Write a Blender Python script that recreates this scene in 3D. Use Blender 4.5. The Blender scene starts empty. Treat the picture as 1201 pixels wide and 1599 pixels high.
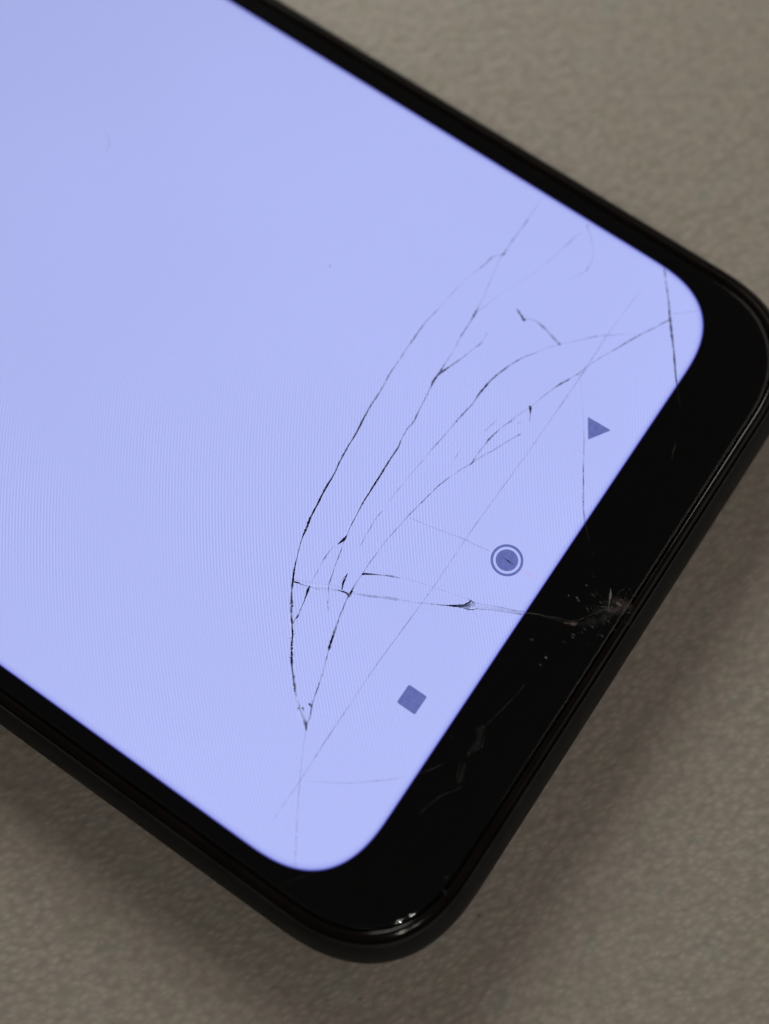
import bpy, bmesh, math, random
from mathutils import Vector, Matrix

sc = bpy.context.scene
MM = 0.001
ZD = 7.6          # height of the lit display layer above the desk, mm

# ------------------------------------------------------------------ camera
cam = bpy.data.cameras.new('camera')
camo = bpy.data.objects.new('camera', cam)
sc.collection.objects.link(camo)
sc.camera = camo
right = Vector((0.56600104, -0.82410183, 0.02233826))
down = Vector((-0.78919278, -0.5494617, -0.27434759))
fwd = Vector((0.23836437, 0.13765183, -0.9613711))
m = Matrix((right, -down, -fwd)).transposed().to_4x4()
m.translation = Vector((-30.78008, -0.70246, 113.59414 + ZD)) * MM
camo.matrix_world = m
cam.sensor_fit = 'VERTICAL'
cam.sensor_height = 36.0
cam.sensor_width = 27.0
cam.lens = 45.03
cam.clip_start = 0.005
cam.clip_end = 20
cam.dof.use_dof = True
cam.dof.focus_distance = 0.1168
cam.dof.aperture_fstop = 9.8

# ------------------------------------------------------------------ world, lamps, exposure
world = bpy.data.worlds.new('World')
sc.world = world
world.use_nodes = True
bg = world.node_tree.nodes['Background']
bg.inputs['Color'].default_value = (1.0, 0.91, 0.86, 1)
bg.inputs['Strength'].default_value = 0.072


def lamp(name, loc, target, power, size, color, shape='DISK', size_y=None):
    l = bpy.data.lights.new(name, 'AREA')
    l.shape = shape
    l.size = size
    if size_y:
        l.size_y = size_y
    l.energy = power
    l.color = color
    o = bpy.data.objects.new(name, l)
    o.location = loc
    d = Vector(target) - Vector(loc)
    o.rotation_euler = d.to_track_quat('-Z', 'Y').to_euler()
    sc.collection.objects.link(o)
    return o


lamp('room_lamp', (0.26, 0.31, 0.23), (0.03, 0.0, 0.0), 1.72, 0.20, (0.99, 1.0, 0.90))
lamp('fill_light', (0.50, -0.46, 0.34), (0.0, -0.02, 0.0), 1.05, 1.1, (1.0, 0.90, 0.82), 'RECTANGLE', 0.45)  # unseen fill, added to lift the shadow and the lower-right desk
lamp('glint_light', (-0.30, -0.42, 0.50), (-0.03, 0, 0), 0.95, 0.050, (1.0, 0.97, 0.85))  # added off-frame light, placed for the glint on the corner rim
lamp('glint_light', (-0.235, -0.455, 0.50), (-0.03, 0, 0), 0.30, 0.034, (1.0, 0.95, 0.85))  # second added light, for the neighbouring glint

sc.view_settings.view_transform = 'Standard'
sc.view_settings.look = 'None'
sc.view_settings.exposure = 0
sc.view_settings.gamma = 1
sc.render.engine = 'CYCLES'
sc.cycles.transparent_max_bounces = 24


# ------------------------------------------------------------------ materials
def mat(name):
    mt = bpy.data.materials.new(name)
    mt.use_nodes = True
    nt = mt.node_tree
    nt.nodes.clear()
    out = nt.nodes.new('ShaderNodeOutputMaterial')
    return mt, nt, out


def node(nt, t, **kw):
    n = nt.nodes.new(t)
    for k, v in kw.items():
        if hasattr(n, k):
            setattr(n, k, v)
        else:
            n.inputs[k.replace('_', ' ')].default_value = v
    return n


def ramp(nt, stops):
    r = nt.nodes.new('ShaderNodeValToRGB')
    e = r.color_ramp.elements
    while len(e) < len(stops):
        e.new(0.5)
    for i, (p, c) in enumerate(stops):
        e[i].position = p
        e[i].color = (*c, 1) if len(c) == 3 else c
    return r


def math_(nt, op, a, b=None, c=None):
    n = nt.nodes.new('ShaderNodeMath')
    n.operation = op
    for i, v in enumerate((a, b, c)):
        if v is None:
            continue
        if isinstance(v, (int, float)):
            n.inputs[i].default_value = v
        else:
            nt.links.new(v, n.inputs[i])
    return n.outputs[0]


def desk_material():
    mt, nt, out = mat('desk_laminate')
    L = nt.links.new
    tc = node(nt, 'ShaderNodeTexCoord')
    mp = node(nt, 'ShaderNodeMapping')
    mp.inputs['Rotation'].default_value = (0, 0, math.radians(-55.5))
    L(tc.outputs['Object'], mp.inputs['Vector'])
    mp2 = node(nt, 'ShaderNodeMapping')
    mp2.inputs['Scale'].default_value = (1.0, 0.66, 1.0)
    L(mp.outputs[0], mp2.inputs['Vector'])
    pr = node(nt, 'ShaderNodeBsdfPrincipled')
    # pebbled grain: rounded bumps about a millimetre apart
    vor = node(nt, 'ShaderNodeTexVoronoi', feature='SMOOTH_F1')
    vor.inputs['Scale'].default_value = 1800
    vor.inputs['Smoothness'].default_value = 0.6
    nz = node(nt, 'ShaderNodeTexNoise')
    nz.inputs['Scale'].default_value = 900
    nz.inputs['Detail'].default_value = 3
    L(mp2.outputs[0], nz.inputs['Vector'])
    mixv = node(nt, 'ShaderNodeVectorMath', operation='MULTIPLY_ADD')
    L(nz.outputs['Color'], mixv.inputs[0])
    mixv.inputs[1].default_value = (0.0004, 0.0004, 0)
    L(mp2.outputs[0], mixv.inputs[2])
    L(mixv.outputs[0], vor.inputs['Vector'])
    h = math_(nt, 'MULTIPLY_ADD', vor.outputs['Distance'], -1.0, 1.0)
    h2 = math_(nt, 'MULTIPLY_ADD', nz.outputs['Fac'], 0.35, h)
    bump = node(nt, 'ShaderNodeBump')
    bump.inputs['Strength'].default_value = 0.33
    bump.inputs['Distance'].default_value = 0.00022
    L(h2, bump.inputs['Height'])
    L(bump.outputs[0], pr.inputs['Normal'])
    # colour: warm grey with faint blotches of pinkish, greenish and olive tint
    n1 = node(nt, 'ShaderNodeTexNoise')
    n1.inputs['Scale'].default_value = 330
    n1.inputs['Detail'].default_value = 5
    n1.inputs['Roughness'].default_value = 0.62
    L(mp2.outputs[0], n1.inputs['Vector'])
    r1 = ramp(nt, [(0.30, (0.244, 0.226, 0.184)), (0.42, (0.252, 0.221, 0.190)), (0.55, (0.262, 0.222, 0.197)), (0.70, (0.234, 0.227, 0.196))])
    L(n1.outputs['Fac'], r1.inputs[0])
    n2 = node(nt, 'ShaderNodeTexNoise')
    n2.inputs['Scale'].default_value = 1250
    n2.inputs['Detail'].default_value = 3
    L(mp2.outputs[0], n2.inputs['Vector'])
    r2 = ramp(nt, [(0.25, (0.86, 0.86, 0.86)), (0.75, (1.10, 1.10, 1.10))])
    L(n2.outputs['Fac'], r2.inputs[0])
    mx = node(nt, 'ShaderNodeMix', data_type='RGBA', blend_type='MULTIPLY')
    mx.inputs['Factor'].default_value = 1.0
    L(r1.outputs[0], mx.inputs['A']); L(r2.outputs[0], mx.inputs['B'])
    r4 = ramp(nt, [(0.08, (1.15, 1.15, 1.14)), (0.7, (0.91, 0.91, 0.91))])   # paler tops of the pebbles
    L(vor.outputs['Distance'], r4.inputs[0])
    mx0 = node(nt, 'ShaderNodeMix', data_type='RGBA', blend_type='MULTIPLY')
    mx0.inputs['Factor'].default_value = 1.0
    L(mx.outputs['Result'], mx0.inputs['A']); L(r4.outputs[0], mx0.inputs['B'])
    mx = mx0
    # sparse dark specks
    n3 = node(nt, 'ShaderNodeTexNoise')
    n3.inputs['Scale'].default_value = 620
    n3.inputs['Detail'].default_value = 1
    L(mp.outputs[0], n3.inputs['Vector'])
    r3 = ramp(nt, [(0.17, (0.66, 0.68, 0.70)), (0.22, (1, 1, 1))])
    L(n3.outputs['Fac'], r3.inputs[0])
    mx2 = node(nt, 'ShaderNodeMix', data_type='RGBA', blend_type='MULTIPLY')
    mx2.inputs['Factor'].default_value = 1.0
    L(mx.outputs['Result'], mx2.inputs['A']); L(r3.outputs[0], mx2.inputs['B'])
    L(mx2.outputs['Result'], pr.inputs['Base Color'])
    pr.inputs['Roughness'].default_value = 0.55
    pr.inputs['Specular IOR Level'].default_value = 0.3
    L(pr.outputs[0], out.inputs[0])
    return mt


def display_material():
    mt, nt, out = mat('backlit_display')
    L = nt.links.new
    tc = node(nt, 'ShaderNodeTexCoord')
    sep = node(nt, 'ShaderNodeSeparateXYZ')
    L(tc.outputs['Object'], sep.inputs[0])
    x = math_(nt, 'MULTIPLY', sep.outputs[0], 1000.0)
    y = math_(nt, 'MULTIPLY', sep.outputs[1], 1000.0)
    # camera moire painted into the emission as fine, slightly bowed lines
    q = math_(nt, 'ADD', math_(nt, 'MULTIPLY', x, 0.566), math_(nt, 'MULTIPLY', y, -0.824))
    p = math_(nt, 'ADD', math_(nt, 'MULTIPLY', x, -0.82), math_(nt, 'MULTIPLY', y, -0.57))
    pp = math_(nt, 'ADD', p, 12.0)
    bow = math_(nt, 'MULTIPLY', math_(nt, 'MULTIPLY', pp, pp), 0.0042)
    ph = math_(nt, 'MULTIPLY', math_(nt, 'SUBTRACT', q, bow), 2 * math.pi / 0.285)
    s = math_(nt, 'SINE', ph)
    nz = node(nt, 'ShaderNodeTexNoise')
    nz.inputs['Scale'].default_value = 46
    nz.inputs['Detail'].default_value = 0.5
    L(tc.outputs['Object'], nz.inputs['Vector'])
    dg = math_(nt, 'ADD', q, math_(nt, 'MULTIPLY', p, -0.8))
    beat = math_(nt, 'COSINE', math_(nt, 'MULTIPLY', math_(nt, 'SUBTRACT', dg, -11.5 + 3.0), 2 * math.pi / 17.0))
    beat = math_(nt, 'MULTIPLY_ADD', beat, 0.09, nz.outputs['Fac'])
    msk = node(nt, 'ShaderNodeMapRange')
    msk.inputs['From Min'].default_value = 0.36; msk.inputs['From Max'].default_value = 0.56
    L(beat, msk.inputs['Value'])
    low = node(nt, 'ShaderNodeMapRange')   # fades out towards the top of the panel
    low.inputs['From Min'].default_value = -34; low.inputs['From Max'].default_value = -14
    L(p, low.inputs['Value'])
    nz2 = node(nt, 'ShaderNodeTexNoise')
    nz2.inputs['Scale'].default_value = 2200
    nz2.inputs['Detail'].default_value = 2
    L(tc.outputs['Object'], nz2.inputs['Vector'])
    rough = math_(nt, 'MULTIPLY_ADD', nz2.outputs['Fac'], 1.6, 0.2)
    amp = math_(nt, 'MULTIPLY', math_(nt, 'MULTIPLY', math_(nt, 'MULTIPLY_ADD', msk.outputs[0], 0.75, 0.25), low.outputs[0]), rough)
    line = math_(nt, 'MULTIPLY_ADD', math_(nt, 'MULTIPLY', s, amp), 0.10, 1.0)
    # viewing-angle falloff painted into the emission: stronger at the foot of the panel
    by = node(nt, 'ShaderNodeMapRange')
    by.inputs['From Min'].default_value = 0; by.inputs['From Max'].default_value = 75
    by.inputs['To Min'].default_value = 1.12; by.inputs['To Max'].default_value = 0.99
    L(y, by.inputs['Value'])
    n4 = node(nt, 'ShaderNodeTexNoise')
    n4.inputs['Scale'].default_value = 22
    n4.inputs['Detail'].default_value = 2
    L(tc.outputs['Object'], n4.inputs['Vector'])
    un = math_(nt, 'MULTIPLY_ADD', n4.outputs['Fac'], 0.14, 0.93)
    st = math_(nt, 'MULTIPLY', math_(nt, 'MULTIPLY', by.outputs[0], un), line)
    fine = node(nt, 'ShaderNodeTexNoise')
    fine.inputs['Scale'].default_value = 5200
    fine.inputs['Detail'].default_value = 1
    L(tc.outputs['Object'], fine.inputs['Vector'])
    st = math_(nt, 'MULTIPLY', st, math_(nt, 'MULTIPLY_ADD', fine.outputs['Fac'], 0.05, 0.975))
    at = node(nt, 'ShaderNodeAttribute', attribute_name='rim')  # blue edge fringe and falloff painted into the emission colour
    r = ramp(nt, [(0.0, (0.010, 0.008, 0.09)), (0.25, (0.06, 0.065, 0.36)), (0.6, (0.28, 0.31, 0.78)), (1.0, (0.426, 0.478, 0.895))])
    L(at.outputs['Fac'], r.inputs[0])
    em = node(nt, 'ShaderNodeEmission')
    L(r.outputs[0], em.inputs['Color'])
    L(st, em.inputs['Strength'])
    L(em.outputs[0], out.inputs[0])
    return mt


def icon_material():
    mt, nt, out = mat('icon_tint')
    tc = node(nt, 'ShaderNodeTexCoord')
    nz = node(nt, 'ShaderNodeTexNoise')
    nz.inputs['Scale'].default_value = 3500
    nt.links.new(tc.outputs['Object'], nz.inputs['Vector'])
    r = ramp(nt, [(0.3, (0.112, 0.140, 0.415)), (0.7, (0.150, 0.180, 0.490))])
    nt.links.new(nz.outputs['Fac'], r.inputs[0])
    em = node(nt, 'ShaderNodeEmission')
    nt.links.new(r.outputs[0], em.inputs['Color'])
    nt.links.new(em.outputs[0], out.inputs[0])
    return mt


def glass_material():
    mt, nt, out = mat('cover_glass')
    L = nt.links.new
    tr = node(nt, 'ShaderNodeBsdfTransparent')
    tr.inputs['Color'].default_value = (0.995, 0.995, 0.995, 1)
    gl = node(nt, 'ShaderNodeBsdfGlossy')
    tc = node(nt, 'ShaderNodeTexCoord')
    nz = node(nt, 'ShaderNodeTexNoise')
    nz.inputs['Scale'].default_value = 90
    nz.inputs['Detail'].default_value = 6
    L(tc.outputs['Object'], nz.inputs['Vector'])
    rr = node(nt, 'ShaderNodeMapRange')
    rr.inputs['To Min'].default_value = 0.02; rr.inputs['To Max'].default_value = 0.07
    L(nz.outputs['Fac'], rr.inputs['Value'])
    L(rr.outputs[0], gl.inputs['Roughness'])
    fr = node(nt, 'ShaderNodeFresnel')
    fr.inputs['IOR'].default_value = 1.36
    mx = node(nt, 'ShaderNodeMixShader')
    L(fr.outputs[0], mx.inputs[0]); L(tr.outputs[0], mx.inputs[1]); L(gl.outputs[0], mx.inputs[2])
    L(mx.outputs[0], out.inputs[0])
    return mt


def plastic(name, col, rough, spec=0.5, bumpy=0.0, scale=1500):
    mt, nt, out = mat(name)
    L = nt.links.new
    pr = node(nt, 'ShaderNodeBsdfPrincipled')
    tc = node(nt, 'ShaderNodeTexCoord')
    nz = node(nt, 'ShaderNodeTexNoise')
    nz.inputs['Scale'].default_value = 260
    nz.inputs['Detail'].default_value = 5
    L(tc.outputs['Object'], nz.inputs['Vector'])
    r = ramp(nt, [(0.3, tuple(c * 0.75 for c in col)), (0.7, tuple(c * 1.25 for c in col))])
    L(nz.outputs['Fac'], r.inputs[0])
    L(r.outputs[0], pr.inputs['Base Color'])
    rr = node(nt, 'ShaderNodeMapRange')
    rr.inputs['From Min'].default_value = 0.3; rr.inputs['From Max'].default_value = 0.7
    rr.inputs['To Min'].default_value = rough * 0.75; rr.inputs['To Max'].default_value = rough * 1.3
    L(nz.outputs['Fac'], rr.inputs['Value'])
    L(rr.outputs[0], pr.inputs['Roughness'])
    pr.inputs['Specular IOR Level'].default_value = spec
    if bumpy:
        n2 = node(nt, 'ShaderNodeTexNoise')
        n2.inputs['Scale'].default_value = scale
        n2.inputs['Detail'].default_value = 3
        L(tc.outputs['Object'], n2.inputs['Vector'])
        b = node(nt, 'ShaderNodeBump')
        b.inputs['Strength'].default_value = bumpy
        b.inputs['Distance'].default_value = 0.00005
        L(n2.outputs['Fac'], b.inputs['Height'])
        L(b.outputs[0], pr.inputs['Normal'])
    L(pr.outputs[0], out.inputs[0])
    return mt


def crack_material(name, col, rough, gain=1.0):
    """fracture faces: block the light as far as the gap is open ('gap', one value per vertex)"""
    mt, nt, out = mat(name)
    L = nt.links.new
    at = node(nt, 'ShaderNodeAttribute', attribute_name='gap')
    tc = node(nt, 'ShaderNodeTexCoord')
    nz = node(nt, 'ShaderNodeTexNoise')
    nz.inputs['Scale'].default_value = 2600
    nz.inputs['Detail'].default_value = 3
    L(tc.outputs['Object'], nz.inputs['Vector'])
    var = math_(nt, 'MULTIPLY_ADD', nz.outputs['Fac'], 0.9, 0.55)
    f = math_(nt, 'MULTIPLY', at.outputs['Fac'], math_(nt, 'MULTIPLY', var, gain))
    cl = node(nt, 'ShaderNodeClamp')
    L(f, cl.inputs[0])
    tr = node(nt, 'ShaderNodeBsdfTransparent')
    pr = node(nt, 'ShaderNodeBsdfPrincipled')
    pr.inputs['Base Color'].default_value = (*col, 1)
    pr.inputs['Roughness'].default_value = rough
    pr.inputs['Specular IOR Level'].default_value = 0.3
    mx = node(nt, 'ShaderNodeMixShader')
    L(cl.outputs[0], mx.inputs[0]); L(tr.outputs[0], mx.inputs[1]); L(pr.outputs[0], mx.inputs[2])
    L(mx.outputs[0], out.inputs[0])
    return mt


M_desk = desk_material()
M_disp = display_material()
M_icon = icon_material()
M_glass = glass_material()
M_mask = plastic('black_bezel_print', (0.0012, 0.0012, 0.0016), 0.45, 0.0)
M_rim = plastic('black_brown_gloss_plastic', (0.0040, 0.0026, 0.0023), 0.12, 0.15, 0.10)
M_shell = plastic('dark_grey_satin_plastic', (0.0085, 0.0082, 0.0084), 0.5, 0.13, 0.3)
M_gasket = plastic('black_rubber_seal', (0.002, 0.002, 0.002), 0.6, 0.2)
M_crack = {
    'dark': crack_material('crack_dark', (0.006, 0.007, 0.045), 0.5, 1.05),
    'pale': crack_material('crack_pale', (0.95, 0.97, 0.99), 0.5, 0.6),
    'pink': crack_material('crack_pink', (0.85, 0.25, 0.45), 0.5, 0.8),
    'scuff': crack_material('scuff_grey', (0.38, 0.38, 0.40), 0.5, 0.48),
    'brown_scuff': crack_material('scuff_brown', (0.30, 0.20, 0.19), 0.6, 0.85),
}
for nm, e in (('pale', (0.62, 0.68, 0.98)), ('pink', (0.62, 0.34, 0.62))):
    # backlight scattered by the slivers is painted in as their own emission
    nt = M_crack[nm].node_tree
    for n in nt.nodes:
        if n.type == 'BSDF_PRINCIPLED':
            n.inputs['Emission Color'].default_value = (*e, 1)
            n.inputs['Emission Strength'].default_value = 0.8

# ------------------------------------------------------------------ fracture lines, mm on the glass: (x, y, width, gap)
CRACKS = [
 ('dark', 0.04, [(25.8,20.86,0.05,0.15),(24.89,21.55,0.1,0.5),(24.29,21.68,0.163,0.65),(23.73,21.76,0.113,0.4),(21.96,22.25,0.062,0.16),(20.67,22.52,0.062,0.12),(19.41,22.66,0.068,0.35),(18.16,22.79,0.062,0.12),(16.76,22.9,0.068,0.4),(15.57,23.07,0.08,0.45),(14.26,23.08,0.123,0.75),(12.9,23.05,0.111,0.75),(11.87,23.02,0.061,0.4),(10.56,22.94,0.067,0.5),(9.07,22.89,0.085,0.6),(7.75,22.72,0.073,0.55),(6.5,22.59,0.109,0.8),(4.98,22.51,0.097,0.85),(3.13,22.25,0.144,1.0),(2.16,22.08,0.18,1.0),(1.43,22.02,0.096,1.0),(0.62,21.96,0.12,1.0),(-1.07,21.73,0.179,1.0),(-2.12,21.5,0.095,1.0),(-4.04,21.31,0.19,1.0),(-5.52,21.06,0.142,1.0),(-6.94,20.85,0.2,1.0),(-7.94,20.57,0.27,1.0),(-8.65,20.42,0.141,1.0),(-9.56,20.14,0.076,0.75),(-10.99,19.55,0.105,0.8),(-11.99,19.11,0.163,0.95),(-12.72,18.7,0.209,1.0),(-13.4,18.32,0.174,0.75),(-13.99,17.93,0.231,0.9),(-14.62,17.49,0.254,0.8),(-15.25,17.06,0.231,0.65),(-15.98,16.47,0.15,0.95),(-16.75,15.85,0.161,1.0),(-17.69,15.27,0.183,1.0),(-18.59,14.63,0.217,1.0),(-19.13,14.21,0.16,0.95),(-19.72,13.65,0.137,0.8),(-20.44,13.0,0.193,0.8),(-20.78,12.69,0.17,0.7),(-21.23,12.15,0.226,0.3),(-21.6,11.68,0.226,0.35),(-21.96,11.22,0.226,0.28),(-22.45,10.45,0.225,0.35),(-22.75,10.1,0.169,0.9),(-23.07,9.87,0.067,0.3)]),
 ('dark', 0.04, [(33.42,21.02,0.051,0.1),(31.36,20.99,0.063,0.25),(29.75,20.94,0.101,0.5),(28.56,20.92,0.082,0.35),(27.09,20.95,0.113,0.5),(25.8,20.86,0.188,0.75),(25.32,20.93,0.063,0.3),(23.94,20.63,0.063,0.25),(22.46,20.34,0.062,0.3),(21.03,20.0,0.062,0.22),(19.69,19.79,0.062,0.25),(18.56,19.64,0.186,0.85),(18.03,19.58,0.099,0.6),(16.06,19.47,0.08,0.5),(14.42,19.26,0.067,0.4),(12.81,19.15,0.073,0.5),(11.73,19.09,0.146,0.8),(10.71,19.06,0.183,0.85),(9.37,18.82,0.085,0.6),(7.53,18.53,0.085,0.6),(6.12,18.31,0.109,0.75),(5.42,18.41,0.072,0.6),(4.27,18.29,0.084,0.6),(3.33,18.08,0.12,0.85),(1.84,18.01,0.143,1.0),(0.45,17.92,0.155,1.0),(-1.07,17.81,0.154,1.0),(-2.89,17.71,0.13,1.0),(-4.32,17.51,0.083,0.85),(-5.61,17.33,0.059,0.7),(-6.56,17.09,0.082,0.8),(-7.09,17.01,0.059,0.5),(-8.18,16.67,0.082,0.65),(-9.3,16.39,0.058,0.5),(-10.25,16.08,0.058,0.5),(-10.87,15.92,0.116,0.55),(-11.53,15.63,0.087,0.5),(-12.0,15.27,0.058,0.25),(-12.52,14.97,0.116,0.75),(-12.89,14.68,0.092,0.6),(-13.21,14.42,0.058,0.3)]),
 ('dark', 0.04, [(-6.46,17.16,0.059,0.8),(-6.72,17.12,0.2,1.0),(-7.06,17.17,0.27,1.0),(-7.42,17.27,0.094,1.0),(-7.67,17.31,0.059,0.4)]),
 ('dark', 0.04, [(-7.97,17.53,0.053,0.3),(-8.73,17.57,0.07,0.5),(-9.24,17.57,0.117,0.7),(-9.85,17.5,0.07,0.55),(-10.33,17.44,0.047,0.2),(-10.98,17.34,0.058,0.35),(-11.53,17.3,0.058,0.3),(-11.97,17.2,0.058,0.35)]),
 ('dark', 0.04, [(-12.23,17.16,0.174,0.9),(-12.62,17.1,0.232,1.0),(-13.16,16.93,0.162,1.0),(-13.82,16.74,0.069,0.7),(-14.68,16.55,0.063,0.6),(-15.12,16.45,0.15,0.8),(-15.49,16.47,0.069,0.6),(-15.95,16.42,0.058,0.6)]),
 ('dark', 0.04, [(-22.84,10.03,0.146,0.85),(-22.37,10.23,0.101,0.7),(-21.88,10.31,0.09,0.6),(-21.0,10.72,0.068,0.7),(-20.23,10.99,0.102,0.55),(-19.08,11.32,0.068,0.65),(-18.04,11.64,0.057,0.55),(-16.95,12.06,0.091,0.45),(-16.11,12.37,0.092,0.6),(-15.89,12.46,0.252,0.95),(-15.32,12.65,0.195,1.0),(-14.62,12.86,0.195,0.8),(-13.96,13.04,0.173,0.45),(-12.9,13.36,0.15,0.5),(-12.34,13.48,0.116,0.6),(-11.42,13.7,0.075,0.4),(-10.94,13.74,0.116,0.8)]),
 ('dark', 0.04, [(-10.73,13.75,0.174,0.95),(-10.34,13.81,0.116,0.8),(-9.74,13.88,0.087,0.55),(-9.23,13.88,0.058,0.35),(-8.59,13.9,0.058,0.4),(-7.82,13.94,0.058,0.35),(-7.09,13.94,0.088,0.4),(-6.11,13.91,0.059,0.35),(-5.08,13.91,0.059,0.3),(-3.89,13.79,0.088,0.4),(-3.0,13.69,0.059,0.45),(-2.28,13.61,0.059,0.3),(-1.47,13.52,0.083,0.6),(-0.45,13.35,0.059,0.35),(0.48,13.2,0.089,0.6),(1.34,13.05,0.059,0.45),(2.19,12.91,0.089,0.6),(3.24,12.61,0.107,0.6),(4.15,12.28,0.06,0.4),(4.86,12.04,0.107,0.5),(5.51,11.75,0.084,0.4),(5.96,11.55,0.12,0.55),(6.61,11.61,0.06,0.45),(7.15,11.61,0.078,0.5),(7.95,11.56,0.078,0.45),(8.76,11.52,0.12,0.7),(9.73,11.36,0.09,0.65),(10.55,11.18,0.06,0.35),(11.49,10.84,0.109,0.55),(12.05,10.71,0.06,0.3),(12.87,10.44,0.061,0.4),(13.67,10.08,0.061,0.4),(14.6,9.88,0.049,0.28),(15.29,9.68,0.061,0.5),(16.3,9.38,0.055,0.3),(17.03,9.12,0.085,0.5),(17.59,8.9,0.146,0.7),(18.09,8.63,0.183,0.7),(18.61,8.46,0.061,0.4),(19.24,8.13,0.11,0.55),(19.61,8.07,0.073,0.5),(20.63,7.76,0.08,0.4),(21.84,7.29,0.074,0.5),(22.92,6.79,0.074,0.4),(24.09,6.28,0.099,0.5),(25.01,5.9,0.123,0.55),(25.74,5.55,0.198,0.65),(26.48,5.2,0.099,0.45),(27.41,4.68,0.099,0.5),(28.41,4.2,0.099,0.45),(29.06,3.86,0.161,0.7)]),
 ('dark', 0.04, [(5.96,11.55,0.072,0.35),(6.88,11.22,0.12,0.35),(7.94,10.7,0.09,0.4),(8.81,10.33,0.096,0.35),(9.81,9.9,0.084,0.4),(10.48,9.61,0.06,0.3),(10.97,9.36,0.121,0.5)]),
 ('dark', 0.04, [(9.33,12.25,0.06,0.3),(9.86,12.17,0.06,0.4),(10.39,12.08,0.06,0.3),(10.9,11.91,0.06,0.12)]),
 ('dark', 0.04, [(11.4,10.64,0.06,0.3),(11.7,10.55,0.073,0.35)]),
 ('dark', 0.04, [(11.65,10.16,0.06,0.3),(11.99,10.01,0.073,0.35)]),
 ('dark', 0.04, [(25.95,5.61,0.062,0.05),(25.18,6.81,0.124,0.14),(24.59,7.54,0.136,0.25),(23.62,8.69,0.148,0.32),(22.76,9.46,0.123,0.25),(22.05,10.11,0.099,0.2),(21.39,10.71,0.086,0.12),(20.72,11.31,0.062,0.12),(19.84,12.0,0.061,0.3),(18.56,12.78,0.074,0.4),(17.82,13.26,0.08,0.45),(17.19,13.59,0.092,0.6),(16.29,13.95,0.098,0.65),(15.24,14.3,0.116,0.8),(14.36,14.53,0.122,0.85),(13.29,14.7,0.158,1.0),(12.29,14.77,0.182,1.0),(11.5,14.76,0.121,0.85),(10.8,14.74,0.085,0.7),(10.01,14.87,0.109,0.8),(9.25,14.95,0.097,0.75),(8.31,15.05,0.072,0.65),(7.33,15.12,0.084,0.6),(6.58,15.2,0.06,0.4),(5.74,15.29,0.072,0.6),(4.99,15.37,0.054,0.5),(4.28,15.39,0.06,0.2),(3.83,15.38,0.06,0.1),(3.22,15.48,0.06,0.35),(2.57,15.54,0.048,0.25),(1.6,15.61,0.054,0.35),(0.9,15.63,0.048,0.12),(-0.0,15.74,0.053,0.3),(-0.79,15.78,0.047,0.15),(-1.57,15.82,0.053,0.35)]),
 ('dark', 0.04, [(-2.67,15.78,0.059,0.4),(-3.31,15.84,0.071,0.55),(-3.91,15.85,0.053,0.3),(-4.45,15.77,0.077,0.65),(-5.02,15.73,0.059,0.5),(-5.4,15.75,0.047,0.1),(-6.04,15.6,0.059,0.45),(-6.6,15.56,0.047,0.1)]),
 ('dark', 0.04, [(6.87,13.23,0.048,0.1),(6.17,13.12,0.06,0.25),(5.4,13.12,0.048,0.25),(4.4,13.02,0.048,0.1)]),
 ('dark', 0.04, [(21.57,16.64,0.248,0.35),(21.38,16.21,0.223,0.55),(21.18,15.79,0.186,0.8),(20.95,15.42,0.223,0.95),(21.11,15.3,0.124,0.5)]),
 ('dark', 0.04, [(21.19,15.43,0.186,0.3),(21.34,15.09,0.149,0.22),(21.51,14.38,0.161,0.28),(21.46,13.76,0.198,0.4),(21.36,13.19,0.247,0.45),(21.12,12.37,0.271,0.45),(20.92,11.73,0.271,0.5),(20.79,11.21,0.283,0.6),(20.77,11.13,0.123,0.6)]),
 ('dark', 0.04, [(34.07,7.53,0.126,0.25),(33.75,7.27,0.126,0.4),(32.38,6.22,0.138,0.5),(31.2,5.29,0.137,0.55),(30.22,4.56,0.137,0.55),(29.5,4.05,0.186,0.7),(28.96,3.65,0.223,0.75),(27.93,2.89,0.185,0.7),(26.6,1.88,0.185,0.8),(25.36,1.0,0.184,0.75),(24.13,0.12,0.159,0.7),(23.61,-0.27,0.159,0.6)]),
 ('dark', 0.04, [(29.82,3.95,0.087,0.15),(30.24,3.48,0.087,0.2),(30.76,2.85,0.093,0.18),(31.65,1.93,0.087,0.08)]),
 ('dark', 0.04, [(30.46,7.77,0.075,0.08),(28.41,7.84,0.075,0.14),(25.95,7.94,0.074,0.16),(23.88,7.97,0.074,0.2),(22.38,7.91,0.086,0.26),(20.79,7.87,0.074,0.3),(19.22,7.82,0.098,0.35),(17.0,7.8,0.073,0.26),(11.9,7.8,0.066,0.28),(6.46,7.87,0.066,0.28),(0.14,7.99,0.071,0.3),(-3.78,7.92,0.07,0.28),(-7.63,7.93,0.07,0.28),(-11.12,8.02,0.069,0.32),(-14.84,8.11,0.074,0.32),(-18.61,8.05,0.068,0.3),(-22.32,8.0,0.067,0.3),(-24.68,7.91,0.067,0.3),(-26.7,7.84,0.072,0.3),(-28.8,7.83,0.066,0.25),(-30.82,7.81,0.066,0.18)]),
 ('dark', 0.04, [(-22.98,9.94,0.073,0.4),(-23.89,9.49,0.062,0.2),(-24.63,9.1,0.067,0.3),(-25.94,8.38,0.061,0.2),(-27.03,7.74,0.078,0.3),(-28.89,6.62,0.072,0.3),(-30.78,5.4,0.072,0.28),(-32.87,4.04,0.071,0.3)]),
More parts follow.
